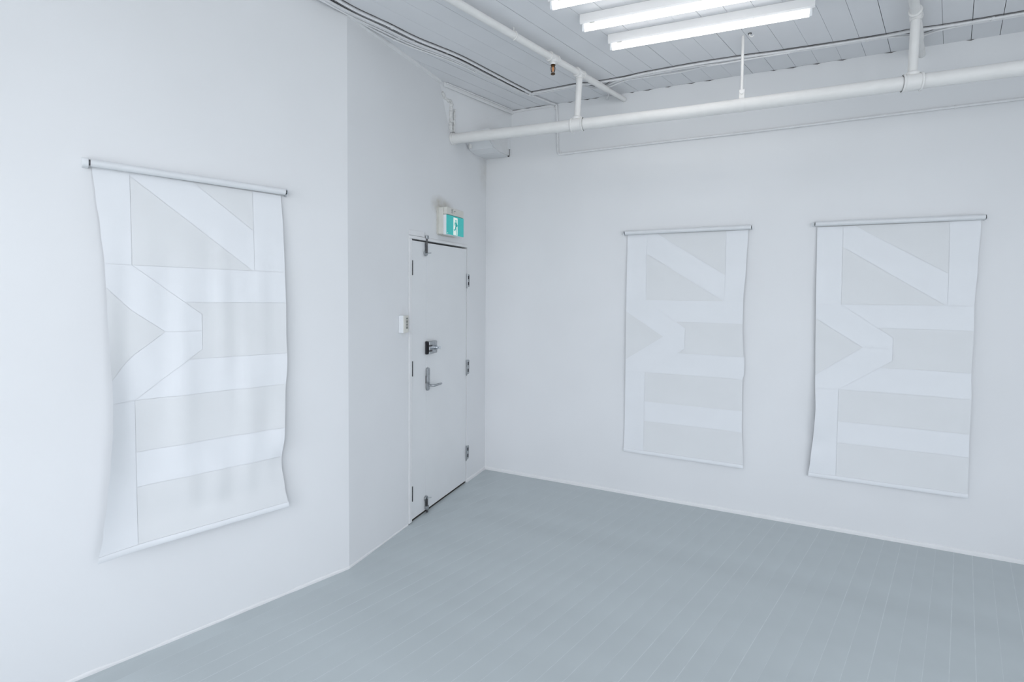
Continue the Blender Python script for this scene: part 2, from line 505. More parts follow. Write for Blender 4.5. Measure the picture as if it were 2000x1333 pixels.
def bolt(zb, zt, zk, tip, keep, sc=0.984):
    """surface bolt: back plate, round knob end, sliding rod, thumb pin and keeper"""
    b = MB().wbox('D', sc - .013, sc + .013, zb, zt, -.0025, .004).build('bolt', 'metal', dr, bevel=.0015)
    kn = [on('D', sc + .022 * cos(t * PI / 10), zk + .022 * sin(t * PI / 10), -.002) for t in range(20)]
    MB().extrude(kn, (.010, 0, 0)).build('bolt_knob', 'metal', b, bevel=.002)
    MB().tube([on('D', sc, zk, .011), on('D', sc, tip, .011)], .0075, 10).build('bolt_rod', 'darkmetal', b, smooth=True)
    MB().tube([on('D', sc - .004, zk, .012), on('D', sc - .030, zk + .003, .030)], .0035, 8).build('thumb_pin', 'metal', b, smooth=True)
    MB().wbox('D', sc - .015, sc + .015, keep - .013, keep + .013, .0035 if keep < 1 else .009, .021).build('keeper', 'metal', b, bevel=.003)
bolt(1.955, 2.036, 1.960, 2.088, 2.078)
bolt(0.030, 0.108, 0.106, 0.004, 0.040, sc=0.977)
# rim lock with strike box and cylinder
lk = MB().wbox('D', .862, .968, 1.205, 1.298, -.002, .026).build('rim_lock', 'metal', dr, bevel=.004)
MB().wbox('D', .970, .985, 1.204, 1.301, -.002, .016).build('strike_box', 'black', lk, bevel=.002)
for dz in (-.02, .018):
    MB().wbox('D', .940, .985, 1.250 + dz - .006, 1.250 + dz + .006, .0262, .034).build('latch_tongue', 'darkmetal', lk, bevel=.002)
MB().tube([on('D', .895, 1.250, .024), on('D', .895, 1.250, .050)], .017, 18).tube([on('D', .895, 1.250, .050), on('D', .895, 1.250, .072)], .011, 14) \
    .build('lock_cylinder', 'chrome', lk, smooth=True)
# lever handle on a rounded long plate
pl = []
for k in range(9):
    t = PI * k / 8
    pl.append(on('D', .957 - .019 * cos(t), 1.083 + .019 * sin(t), -.002))
for k in range(9):
    t = PI + PI * k / 8
    pl.append(on('D', .957 - .019 * cos(t), .946 + .019 * sin(t), -.002))
hp = MB().extrude(pl, (.013, 0, 0)).build('handle_plate', 'metal', dr, bevel=.003)
MB().tube([on('D', .955, .968, .010), on('D', .955, .968, .046), on('D', .945, .968, .056), on('D', .900, .969, .058), on('D', .862, .966, .056), on('D', .842, .966, .052)],
          [.0085, .0085, .009, .0088, .0085, .006], 12).build('lever', 'metal', hp, smooth=True)
MB().wbox('D', .9715, .978, .985, 1.040, -.003, .0022).build('latch_plate', 'darkmetal', narrow)

# ---------------------------------------------------------------- banners
def interp(tab, v):
    if v <= tab[0][0]:
        return tab[0][1]
    for (a, x), (b, y) in zip(tab, tab[1:]):
        if v <= b:
            t = (v - a) / (b - a)
            t = t * t * (3 - 2 * t)
            return x + (y - x) * t
    return tab[-1][1]

def bump(x, c, w_):
    return math.exp(-((x - c) / w_) ** 2)

def banner(wl, sgn, s_org, W, zt0, zt1, P, left, right, outf, label, rod, brackets, hem_h):
    """sgn = +1 if s grows to the right as seen from the room; left/right: edge tables (v, x) in metres from the nominal left edge;
    zt0/zt1: top height at the left and right edge; P: seam positions; outf(u, v): stand-off from the wall"""
    H = P['H']
    def place(x, v, extra=0.0):
        uf = x / W
        wl_ = max(0.0, 1 - x / P['a']) ** 1.2
        wr_ = max(0.0, 1 - (W - x) / (W - P['b'])) ** 1.2
        xx = x + interp(left, v) * wl_ + (interp(right, v) - W) * wr_
        zt = zt0 + (zt1 - zt0) * uf
        h = P['HL'] + (P['HR'] - P['HL']) * uf
        z = zt - v * h / H
        return on(wl, s_org + sgn * xx, z, outf(uf, v) + extra)
    e = thing('wall_banner', on(wl, s_org + sgn * W / 2, zt0 - H, 0.0), label, 'banner', 'patchwork banners hung on rods')
    a, b, r1, tv, ap, top = P['a'], P['b'], P['r1'], P['tv'], P['apex'], P['top']
    tx, tT, mid, mx, tB, g1, lt, lb, b2, b3, g2, w2, hem = (P[k] for k in ('tipx', 'tipT', 'mid', 'midx', 'tipB', 'g1', 'lt', 'lb', 'b2', 'b3', 'g2', 'w2', 'hem'))
    def along(p, q, v):
        t = (v - p[1]) / (q[1] - p[1])
        return p[0] + (q[0] - p[0]) * t
    x2 = along((a, r1), (tx, tT), b2)
    x3 = along((tx, tB), (a, b3), g1)
    pan = [('fabric', [(0, 0), (a, 0), (a, r1), (0, r1)]),
           ('fabric', [(b, 0), (W, 0), (W, r1), (b, r1)]),
           ('fabric2', [(top, 0), (b, 0), (b, tv)]),
           ('fabric2', [(a, ap), (b - .008, r1), (a, r1)]),
           ('fabric', [(a, 0), (top, 0), (b, tv), (b, r1), (b - .008, r1), (a, ap)]),
           ('fabric', [(a, r1), (W, r1), (W, b2), (x2, b2)]),
           ('fabric', [(0, r1), (a, r1), (tx, tT), (tx, mid), (mx, mid), (0, lt)]),
           ('fabric2', [(0, lt), (mx, mid), (0, lb)]),
           ('fabric2', [(x2, b2), (W, b2), (W, g1), (x3, g1), (tx, tB), (tx, tT)]),
           ('fabric', [(mx, mid), (tx, mid), (tx, tB), (a, b3), (0, b3), (0, lb)]),
           ('fabric', [(x3, g1), (W, g1), (W, b3), (a, b3)]),
           ('fabric', [(0, b3), (a, b3), (a, hem), (0, hem)]),
           ('fabric2', [(a, b3), (W, b3), (W, g2), (a, g2)]),
           ('fabric', [(a, g2), (W, g2), (W, w2), (a, w2)]),
           ('fabric2', [(a, w2), (W, w2), (W, hem), (a, hem)])]
    G = 0.0225
    def cloth(poly, extra, thick):
        area = sum(poly[i][0] * poly[(i + 1) % len(poly)][1] - poly[(i + 1) % len(poly)][0] * poly[i][1] for i in range(len(poly)))
        if area < 0:
            poly = poly[::-1]
        bmn = bmesh.new()
        vm = {}
        def vert(x, v):
            k = (round(x, 5), round(v, 5))
            if k not in vm:
                vm[k] = bmn.verts.new(place(x, v, extra))
            return vm[k]
        nx, ny = int(W / G) + 2, int(H / G) + 2
        x0, x1 = min(q[0] for q in poly), max(q[0] for q in poly)
        y0, y1 = min(q[1] for q in poly), max(q[1] for q in poly)
        for i in range(int(x0 / G), int(x1 / G) + 1):
            for j in range(int(y0 / G), int(y1 / G) + 1):
                c = poly
                for n, d in (((1, 0), (i + 1) * G), ((-1, 0), -i * G), ((0, 1), (j + 1) * G), ((0, -1), -j * G)):
                    c = clip_half(c, n, d)
                    if len(c) < 3:
                        break
                if len(c) < 3:
                    continue
                vs = []
                for q in c:
                    x = vert(*q)
                    if x not in vs:
                        vs.append(x)
                if len(vs) >= 3:
                    try:
                        bmn.faces.new(vs)
                    except ValueError:
                        pass
        mb = MB()
        bmn.verts.ensure_lookup_table()
        idx = {v: i for i, v in enumerate(bmn.verts)}
        mb.v = [v.co.copy() for v in bmn.verts]
        mb.f = [tuple(idx[v] for v in f.verts) for f in bmn.faces]
        bmn.free()
        return mb
    def inset(poly, d):
        n = len(poly)
        area = sum(poly[i][0] * poly[(i + 1) % n][1] - poly[(i + 1) % n][0] * poly[i][1] for i in range(n))
        sg = 1 if area > 0 else -1
        out = []
        for i in range(n):
            p0, p1, p2 = Vector(poly[i - 1]), Vector(poly[i]), Vector(poly[(i + 1) % n])
            e0, e1 = (p1 - p0).normalized(), (p2 - p1).normalized()
            n0, n1 = Vector((-e0.y, e0.x)) * sg, Vector((-e1.y, e1.x)) * sg
            k = n0 + n1
            k = k / max(0.25, k.dot(n0))
            q = p1 + k * d
            # keep the outer border of the banner where it is
            x = poly[i][0] if poly[i][0] in (0, W) else q.x
            y = poly[i][1] if poly[i][1] == 0 else q.y
            out.append((x, y))
        return out
    for k_, (fab, poly) in enumerate(pan):
        q = inset(poly, 0.0006)
        if k_ == 8:      # the panel with a notched side, cut into convex pieces for gridding
            y5, y4 = q[5][1], q[4][1]
            mb = cloth([q[0], q[1], (W, y5), q[5]], 0.0, 0)
            for more in ([q[5], (W, y5), (W, y4), q[4]], [q[4], (W, y4), q[2], q[3]]):
                m2 = cloth(more, 0.0, 0)
                n0 = len(mb.v)
                mb.v += m2.v
                mb.f += [tuple(i + n0 for i in f) for f in m2.f]
        else:
            mb = cloth(q, 0.0, 0)
        o = mb.build('cloth_panel', fab, e, smooth=True, weld=True)
    o = cloth([(0, 0), (W, 0), (W, hem + .004), (0, hem + .004)], -0.002, 0).build('backing_cloth', 'fabric', e, smooth=True)
    # bottom hem with a flat bar inside
    mb = MB()
    n = 40
    for i in range(n + 1):
        x = W * i / n
        zl = 0.0005
        for v, ex in ((hem, -.0005), (hem, .003), (hem + .006, .0055), (H - .004, .0055), (H, .003), (H, -.0005)):
            mb.v.append(place(x, v, ex))
    for i in range(n):
        for j in range(6):
            mb.f.append((i * 6 + j, i * 6 + (j + 1) % 6, (i + 1) * 6 + (j + 1) % 6, (i + 1) * 6 + j))
    mb.f.append(tuple(range(6)))
    mb.f.append(tuple(n * 6 + j for j in range(6)))
    mb.build('bottom_hem', 'fabric', e, smooth=True)
    # rod and brackets
    (sa, za), (sb, zb), ro, rr = rod
    A, B = on(wl, sa, za, ro), on(wl, sb, zb, ro)
    MB().tube([A + (B - A) * (i / 12) for i in range(13)], rr, 20).build('rod', 'rod', e, smooth=True)
    d = (B - A).normalized()
    nn = Vector((WALLS[wl][2].x, WALLS[wl][2].y, 0))
    for pos, dirn, kind in ((A, -d, brackets[0]), (B, d, brackets[1])):
        zv = Vector((0, 0, 1))
        if kind == 'cap':
            # D-shaped plastic end bracket reaching back to the wall
            prof = [(-ro, -.019), (-.004, -.019), (.006, -.017), (.013, -.011), (.017, 0), (.013, .011), (.006, .017), (-.004, .019), (-ro, .019)]
            q = [pos + dirn * .006 + nn * x + zv * y for x, y in prof]
            br = MB().extrude(q, dirn * .022).build('end_bracket', 'whiteplastic', e, bevel=.002)
            MB().tube([pos + dirn * .0005, pos + dirn * .0058], rr * .8, 16).build('pin', 'darkmetal', br, smooth=True)
        else:
            # bent steel bracket: wall plate, cheek with a hook
            br = MB()
            q = [pos + dirn * .006 + nn * x + zv * y for x, y in ((-ro + .0005, -.016), (.002, -.016), (.012, -.010), (.016, 0), (.012, .010), (.002, .016), (-ro + .0005, .016))]
            br.extrude(q, dirn * .004)
            br = br.build('end_bracket', 'chrome' if kind == 'chrome' else 'whiteplastic', e, bevel=.0008)
            MB().tube([pos + dirn * .0005, pos + dirn * .0058], rr * .62, 16).build('pin', 'darkmetal', br, smooth=True)
            q = [pos + dirn * .010 + nn * (-ro + x) + zv * y for x, y in ((.0005, -.019), (.003, -.019), (.003, .019), (.0005, .019))]
            MB().extrude(q, dirn * .010).build('wall_plate', 'whiteplastic' if kind != 'chrome' else 'metal', br)
    return e

# middle banner (right wall)
P_mid = dict(a=.156, b=.736, r1=.53, top=.233, tv=.333, apex=.158, b2=.697, tipx=.457, tipT=.748, mid=.819, midx=.293, tipB=.906,
             g1=.945, lt=.623, lb=1.02, b3=1.113, g2=1.353, w2=1.512, hem=1.757, H=1.785, HL=1.783, HR=1.790)
def out_mid(u, v):
    d = .012 + .012 * (1 - math.exp(-v / .35))
    d += .004 * sin(3.3 * v + 1.4 * u) * min(1, v * 2)
    d += .016 * bump(u, 1.0, .14) * bump(v, .75, .7) - .006 * bump(u, 0.04, .10) * bump(v, 1.62, .16)
    d += .006 * bump(u, .16, .07) * bump(v, 1.66, .14)
    d += .0015 * sin(9 * v) * bump(u, 1.0, .12)
    return max(.004, d - .010 * max(0, v - 1.3))
banner('B', 1, 1.302, .886, 2.146, 2.150, P_mid,
       [(0, 0), (.6, -.001), (1.2, .001), (1.5, 0), (1.785, -.005)],
       [(0, .886), (.27, .876), (.53, .862), (.72, .862), (.935, .872), (.945, .880), (1.09, .881), (1.10, .870), (1.4, .872), (1.785, .889)],
       out_mid, 'white patchwork banner under the thick pipe, the one nearer the door',
       ((1.285, 2.160), (2.205, 2.168), .034, .0165), ('chrome', 'plain'), .03)
# right banner
P_rgt = dict(a=.153, b=.729, r1=.543, top=.219, tv=.336, apex=.145, b2=.70, tipx=.453, tipT=.764, mid=.837, midx=.285, tipB=.919,
             g1=.970, lt=.643, lb=1.05, b3=1.138, g2=1.363, w2=1.513, hem=1.750, H=1.778, HL=1.775, HR=1.780)
def out_rgt(u, v):
    d = .012 + .016 * (1 - math.exp(-v / .35))
    d += .004 * sin(3.0 * v + 2.0 * u + .6) * min(1, v * 2)
    d += .026 * bump(u, 1.0, .18) * bump(v, .75, .7)
    d += .034 * max(0, 1 - u / .19) ** 1.2 * bump(v, 1.38, .26) - .009 * bump(u, .05, .09) * bump(v, 1.53, .05) + .012 * bump(u, .02, .10) * bump(v, 1.66, .09)
    d += .0015 * sin(10 * v + 1) * bump(u, 1.0, .12)
    return max(.004, d - .008 * max(0, v - 1.3))
banner('B', 1, 2.626, .882, 2.150, 2.156, P_rgt,
       [(0, 0), (.42, .001), (.71, .005), (1.07, .011), (1.29, .015), (1.47, .008), (1.66, -.006), (1.778, -.016)],
       [(0, .882), (.29, .869), (.55, .857), (.74, .858), (.97, .855), (1.13, .861), (1.37, .860), (1.6, .865), (1.778, .868)],
       out_rgt, 'white patchwork banner under the thick pipe, the one farther from the door',
       ((2.609, 2.171), (3.520, 2.172), .034, .0165), ('plain', 'plain'), .03)
# left banner: rolled a little further up on its rod
P_lft = dict(a=.127, b=.625, r1=.410, top=.365, tv=.205, apex=.016, b2=.574, tipx=.391, tipT=.632, mid=.711, midx=.245, tipB=.799,
             g1=.845, lt=.512, lb=.915, b3=1.013, g2=1.247, w2=1.404, hem=1.657, H=1.683, HL=1.688, HR=1.678)
def out_lft(u, v):
    k = min(1, v * 2.2)
    d = .012 + .026 * (1 - math.exp(-v / .30))
    d += .055 * max(0, 1 - u / .20) ** 1.3 * bump(v, 1.18, .52)
    amp = .0042 * k * bump(v, .75, .70)
    d += amp * sin(31 * u + 1.6 * v) * bump(u, .45, .55) + .0022 * k * sin(53 * u - 2.0 * v + 1) * bump(v, .6, .5) * bump(u, .7, .3)
    d += .0075 * bump(u, .42, .10) * bump(v, 1.05, .33) - .007 * bump(u, .60, .08) * bump(v, 1.08, .30) + .006 * bump(u, .78, .07) * bump(v, 1.12, .22)
    d += -.006 * bump(u, .90, .06) * bump(v, 1.20, .14)
    # creases of the slack cloth
    d += .0007 * sin(95 * u + 30 * v) * bump(u, .66, .08) * (bump(v, .79, .05) + .7 * bump(v, .93, .04))
    d += .0035 * sin(40 * u + 3) * bump(v, 1.47, .09) * bump(u, .6, .35)
    # nip on the right edge and flare at the foot
    d += -.014 * bump(u, 1.0, .10) * bump(v, 1.43, .06) + .010 * bump(u, 1.0, .14) * bump(v, 1.27, .12)
    d += .030 * bump(v, 1.70, .20) * (0.3 + .7 * (1 - u)) - .012 * bump(v, 1.56, .06) * bump(u, .6, .5)
    return max(.005, d)
banner('L', -1, 1.142, .764, 2.207, 2.188, P_lft,
       [(0, 0), (.12, .009), (.25, .022), (.42, .034), (.6, .038), (.8, .043), (.98, .049), (1.11, .047), (1.27, .037), (1.42, .023), (1.57, .007), (1.683, -.012)],
       [(0, .764), (.2, .771), (.39, .774), (.61, .778), (.75, .777), (.88, .781), (1.10, .768), (1.29, .761), (1.40, .750), (1.46, .750), (1.57, .762), (1.683, .779)],
       out_lft, 'large rippled white patchwork banner alone on its wall, fabric waisted and creased',
       ((1.147, 2.217), (0.366, 2.205), .040, .0155), ('cap', 'chrome'), .03)

# ---------------------------------------------------------------- exit sign
ex = thing('exit_sign', on('D', .70, 2.11, 0), 'lit green exit sign with running figure above the door', 'exit sign')
def rrect(wl, s0, s1, z0, z1, o, r, n=5):
    q = []
    for cs, cz, t0 in ((s0 + r, z0 + r, PI), (s1 - r, z0 + r, 1.5 * PI), (s1 - r, z1 - r, 0), (s0 + r, z1 - r, .5 * PI)):
        for k in range(n):
            t = t0 + .5 * PI * k / (n - 1)
            q.append(on(wl, cs + r * cos(t), cz + r * sin(t), o))
    return q
MB().extrude(rrect('D', .577, .838, 2.112, 2.330, .001, .016), (.010, 0, 0)).build('back_plate', 'cream', ex)
MB().extrude(rrect('D', .580, .834, 2.116, 2.326, .0115, .014), (.045, 0, 0)).build('housing', 'cream', ex, bevel=.003)
MB().wbox('D', .574, .831, 2.268, 2.324, .057, .089).build('top_cover', 'cream', ex, bevel=.004)
MB().wbox('D', .572, .832, 2.112, 2.266, .057, .084).build('diffuser', 'whiteplastic', ex, bevel=.003)
gp = MB().wbox('D', .574, .830, 2.116, 2.264, .0845, .089).build('green_panel', 'green', ex)
# pictogram: pale doorway with a running figure
MB().wbox('D', .672, .735, 2.118, 2.254, .0892, .0900).build('pictogram_doorway', 'signwhite', gp)
def flat(pts, name, material, o=.0901, t=.0007):
    # pts in sign units: x to the right (0..1 across the doorway), y up (0..1)
    q = [on('D', .735 - .063 * x, 2.118 + .136 * y, o) for x, y in pts]
    MB().extrude(q, (t, 0, 0)).build(name, material, gp)
flat([(.58 + .13 * cos(t * PI / 8), .83 + .065 * sin(t * PI / 8)) for t in range(16)], 'figure_head', 'green')
flat([(.30, .73), (.52, .75), (.66, .72), (.74, .60), (.95, .53), (.98, .58), (.82, .64), (.72, .76), (.62, .78), (.64, .45), (.46, .43), (.44, .66), (.34, .67),
      (.24, .54), (.16, .55)], 'figure_body', 'green')
flat([(.46, .47), (.64, .47), (.70, .36), (.80, .20), (.82, .03), (.70, .03), (.68, .18), (.56, .34)], 'figure_leg', 'green')
flat([(.46, .48), (.60, .46), (.50, .30), (.36, .25), (.10, .26), (.06, .32), (.32, .33)], 'figure_leg', 'green')
for k in range(4):
    MB().wbox('D', .742 - .004 * (k % 2), .766, 2.284 + k * .009, 2.288 + k * .009, .0891, .0896).build('printed_line', 'print', ex)
MB().tube([on('D', .712, 2.303, .0885), on('D', .712, 2.303, .0905)], .0045, 12).build('test_button', 'black', ex)
MB().tube([on('D', .724, 2.289, .0885), on('D', .724, 2.289, .0900)], .003, 10).build('indicator_lamp', 'amber', ex)
MB().wbox('D', .812, .826, 2.123, 2.1265, .0891, .0895).build('maker_mark', 'signwhite', gp)

# ---------------------------------------------------------------- switch box
sw = thing('switch_box', on('D', 1.284, 1.392, 0), 'small white and beige switch box on the wall beside the door frame', 'switch')
MB().wbox('D', 1.258, 1.311, 1.392, 1.512, .001, .040).build('box_body', 'whiteplastic', sw, bevel=.002)
MB().wbox('D', 1.259, 1.310, 1.393, 1.511, .0405, .047).build('cover_plate', 'cream', sw, bevel=.002)
for z0, z1 in ((1.420, 1.436), (1.441, 1.456), (1.461, 1.478), (1.484, 1.496)):
    MB().wbox('D', 1.272, 1.287, z0, z1, .0475, .051).build('switch_rocker', 'print', sw, bevel=.002)

# ---------------------------------------------------------------- pipework
MAIN_Y = -0.61
def mz(x):
    return 2.905 - .036 * min(1, x / 1.8)
main_pts = [(-.02 + .05 * i, MAIN_Y, mz(-.02 + .05 * i)) for i in range(110)]
main_pts = [q for q in main_pts if q[0] < X_SIDE - .01]
mp_ = thing('water_main_pipe', (2.0, MAIN_Y, 2.82), 'thick white painted pipe with tee fittings running above the two smaller banners', 'pipe')
main_pts[0] = (0.001, MAIN_Y, mz(0))
MB().tube(main_pts, .0400, 28).build('pipe_run', 'pipe', mp_, smooth=True)
MB().tube([(.0015, MAIN_Y, mz(0)), (.020, MAIN_Y, mz(0))], .047, 24).build('wall_socket', 'pipe', mp_, smooth=True)
def tee(x, lean, top):
    t = MB()
    for k, (d, rr_) in enumerate(((-.045, .0455), (.045, .0455))):
        pass
    t.tube([(x - .046, MAIN_Y, mz(x)), (x + .046, MAIN_Y, mz(x))], .0445, 28)
    to = t.build('tee_fitting', 'pipe', mp_, smooth=True)
    for d in (-.046, .034):
        MB().tube([(x + d, MAIN_Y, mz(x)), (x + d + .003, MAIN_Y, mz(x)), (x + d + .009, MAIN_Y, mz(x)), (x + d + .012, MAIN_Y, mz(x))],
                  [.0465, .0500, .0500, .0465], 28).build('collar', 'pipe', to, smooth=True)
    z0 = mz(x) + .036
    MB().tube([(x, MAIN_Y, z0), (x, MAIN_Y, z0 + .006), (x, MAIN_Y, z0 + .014), (x, MAIN_Y, z0 + .022)], [.030, .034, .034, .027], 24).build('collar', 'pipe', to, smooth=True)
    MB().tube([(x, MAIN_Y, z0 + .02), (x + lean, MAIN_Y, top)], .0225, 20).build('riser', 'pipe', mp_, smooth=True)
tee(1.041, .014, ZC - .085)
tee(2.974, .006, ZC - .085)

bdir = Vector((sin(math.radians(18.6)), cos(math.radians(18.6)), 0))
def branch(px, y0, label, sprinkler, r=.0225):
    zb = ZC - .052
    def at(y):
        return Vector((px, MAIN_Y, zb)) + bdir * ((y - MAIN_Y) / bdir.y)
    e = thing('sprinkler_branch_pipe', at(-.9), label, 'pipe', 'sprinkler branch pipes under the ceiling')
    MB().tube([at(y0), at(-.27)], r, 20).build('pipe_run', 'pipe', e, smooth=True)
    MB().tube([at(-.29), at(-.006)], r * .80, 18).build('reduced_pipe', 'pipe', e, smooth=True)
    def fitting(y, drop):
        p_ = at(y)
        t = MB().tube([p_ - bdir * .042, p_ - bdir * .034, p_ + bdir * .034, p_ + bdir * .042], [r * 1.02, r * 1.28, r * 1.28, r * 1.02], 20)
        t.tube([p_, p_ - Vector((0, 0, drop))], [r * 1.22, r * 1.22], 20)
        to = t.build('tee_fitting', 'pipe', e, smooth=True)
        for d in (-.042, .034):
            MB().tube([p_ + bdir * d, p_ + bdir * (d + .008)], r * 1.42, 20).build('collar', 'pipe', to, smooth=True)
        return to
    t1 = fitting(MAIN_Y, .038)
    # pipe clip to the ceiling
    if y0 < -1.6:
        pc = at(-1.27)
        ring = [pc + Vector((bdir.y, -bdir.x, 0)) * (.0255 * cos(t)) + Vector((0, 0, .0255 * sin(t))) for t in [(-.9 + .25 * k) * PI / 1.6 for k in range(8)]]
        MB().tube(ring + [ring[-1] + Vector((0, 0, .028))], .004, 8).build('pipe_clip', 'pipe', e, smooth=True)
    if sprinkler:
        t2 = fitting(-.902, .030)
        s0 = at(-.902) - Vector((0, 0, .030))
        MB().tube([s0, s0 - Vector((0, 0, .014))], [.019, .017], 18).build('reducer', 'pipe', t2, smooth=True)
        b0 = s0 - Vector((0, 0, .012))
        hd = MB().tube([b0, b0 - Vector((0, 0, .005)), b0 - Vector((0, 0, .006)), b0 - Vector((0, 0, .014))], [.0165, .0165, .010, .009], 16).build('sprinkler_head', 'brass', e, smooth=True)
        side = Vector((cos(YAW), -sin(YAW), 0))
        for sg in (-1, 1):
            MB().tube(smooth_path([b0 - Vector((0, 0, .008)) + side * sg * .008, b0 - Vector((0, 0, .022)) + side * sg * .0125,
                                   b0 - Vector((0, 0, .042)) + side * sg * .0105, b0 - Vector((0, 0, .060)) + side * sg * .003], 4), .0032, 8).build('frame_arm', 'brass', hd, smooth=True)
        MB().tube([b0 - Vector((0, 0, .012)), b0 - Vector((0, 0, .024)), b0 - Vector((0, 0, .036)), b0 - Vector((0, 0, .048))], [.004, .0055, .0055, .003], 10).build('glass_bulb', 'amber', hd, smooth=True)
        MB().tube([b0 - Vector((0, 0, .060)), b0 - Vector((0, 0, .064))], .0150, 18).build('deflector', 'brass', hd, smooth=True)
    return e
branch(1.055, -3.4, 'thin white ceiling pipe with a brass sprinkler head hanging from it', True)
branch(2.980, -2.2, 'thin white ceiling pipe without a sprinkler, above the banner farther from the door', False)

# hanger rod for the main pipe
hg = thing('pipe_hanger', (2.112, MAIN_Y, 2.90), 'thin white hanger rod with bolted clamp holding the thick pipe', 'pipe hanger')
hz = mz(2.112)
MB().tube([(2.112, MAIN_Y, hz + .085), (2.112, MAIN_Y, ZC - .001)], .0085, 12).build('rod', 'pipe', hg, smooth=True)
MB().quad_box([(2.096, MAIN_Y - .010, hz + .038), (2.128, MAIN_Y - .010, hz + .038), (2.128, MAIN_Y + .010, hz + .038), (2.096, MAIN_Y + .010, hz + .038),
               (2.096, MAIN_Y - .010, hz + .096), (2.128, MAIN_Y - .010, hz + .096), (2.128, MAIN_Y + .010, hz + .096), (2.096, MAIN_Y + .010, hz + .096)]).build('clamp_lug', 'pipe', hg, bevel=.003)
ring = MB()
for k in range(33):
    t = 2 * PI * k / 32
    for rr_, dx in ((.0405, -.014), (.0435, -.014), (.0435, .014), (.0405, .014)):
        ring.v.append(Vector((2.112 + dx, MAIN_Y + rr_ * cos(t), hz + rr_ * sin(t))))
for k in range(32):
    for j in range(4):
        ring.f.append((k * 4 + j, k * 4 + (j + 1) % 4, k * 4 + 4 + (j + 1) % 4, k * 4 + 4 + j))
ring.build('clamp_band', 'pipe', hg, smooth=True)
MB().tube([(2.112, MAIN_Y - .010, hz + .074), (2.112, MAIN_Y - .019, hz + .074)], .011, 6).build('bolt', 'pipe', hg)
hk = thing('ceiling_hook', (2.150, MAIN_Y - .02, ZC - .02), 'tiny metal hook under the ceiling beside the hanger rod', 'hook')
MB().tube(smooth_path([(2.150, MAIN_Y - .02, ZC - .001), (2.151, MAIN_Y - .02, ZC - .016), (2.163, MAIN_Y - .02, ZC - .024), (2.172, MAIN_Y - .02, ZC - .016)], 4), .004, 8).build('hook_wire', 'pipe', hk, smooth=True)
MB().tube([(2.150, MAIN_Y - .02, ZC - .0045), (2.150, MAIN_Y - .02, ZC - .0005)], .010, 12).build('hook_base', 'darkmetal', hk, smooth=True)

# boxed beam end in the corner and rough plaster by the pipe end
prof = [(-.385, 3.03), (-.385, 2.935), (-.315, 2.890), (-.215, 2.876), (-.004, 2.890), (-.004, 3.075), (-.2, 3.075)]
bx = thing('boxed_beam_end', (.12, -.2, 2.876), 'small white boxing in the corner under the thick pipe', 'boxing')
MB().extrude([(.002, y, z) for y, z in prof], (.218, 0, 0)).build('boxing_body', 'wall', bx)
MB().extrude([(.2205, y, z) for y, z in [(-.375, 3.02), (-.375, 2.945), (-.31, 2.902), (-.21, 2.887), (-.010, 2.900), (-.010, 3.065), (-.2, 3.065)]], (.012, 0, 0)).build('end_board', 'trim', bx)
MB().quad_box([(.2195, -.010, 2.892), (.2335, -.010, 2.892), (.2335, -.001, 2.892), (.2195, -.001, 2.892), (.2195, -.010, 3.07), (.2335, -.010, 3.07), (.2335, -.001, 3.07), (.2195, -.001, 3.07)]).build('open_joint', 'void', bx)
MB().tube([on('D', .36, 2.955, .028), on('D', .36, 2.893, .028)], [.018, .015], 12).build('pipe_stub', 'pipe', bx, smooth=True)

rg = random.Random(11)
pl_ = thing('plaster_ridge', on('D', .64, 2.94, .02), 'rough lumpy plaster ridge rising from the pipe end', 'plaster')
def lumps(path, r, name):
    pts, rs = [], []
    P_ = smooth_path(path, 7)
    for q in P_:
        pts.append(q + Vector((0, rg.uniform(-.004, .004), 0)))
        rs.append(r * rg.uniform(.70, 1.3))
    return MB().tube(pts, rs, 9).build(name, 'plaster', pl_, smooth=False)
lumps([on('D', .650, 2.955, .012), on('D', .655, 3.02, .016), on('D', .662, 3.10, .020), on('D', .668, 3.185, .022)], .015, 'plaster_column')
lumps([on('D', .622, 2.955, .022), on('D', .626, 3.05, .030), on('D', .630, 3.13, .036)], .009, 'plaster_bead')
lumps([on('D', .672, 3.180, .026), on('D', .70, 3.178, .016), on('D', .745, 3.192, .008), on('D', .762, 3.215, .006)], .011, 'plaster_hook')
rb = thing('cornice_rubble', (.13, -.34, ZC - .03), 'crumbled plaster lump in the cornice above the corner', 'plaster')
for k in range(6):
    c = Vector((0.112 + .010 * k, -.405 + .030 * k, ZC - .018)) + Vector((.012, -.004, 0))
    q = MB()
    bmn = bmesh.new()
    bmesh.ops.create_icosphere(bmn, subdivisions=1, radius=.015)
    for v in bmn.verts:
        q.v.append(c + v.co * rg.uniform(.7, 1.25))
    q.f = [tuple(v.index for v in f.verts) for f in bmn.faces]
    bmn.free()
    q.build('plaster_lump', 'plaster', rb)

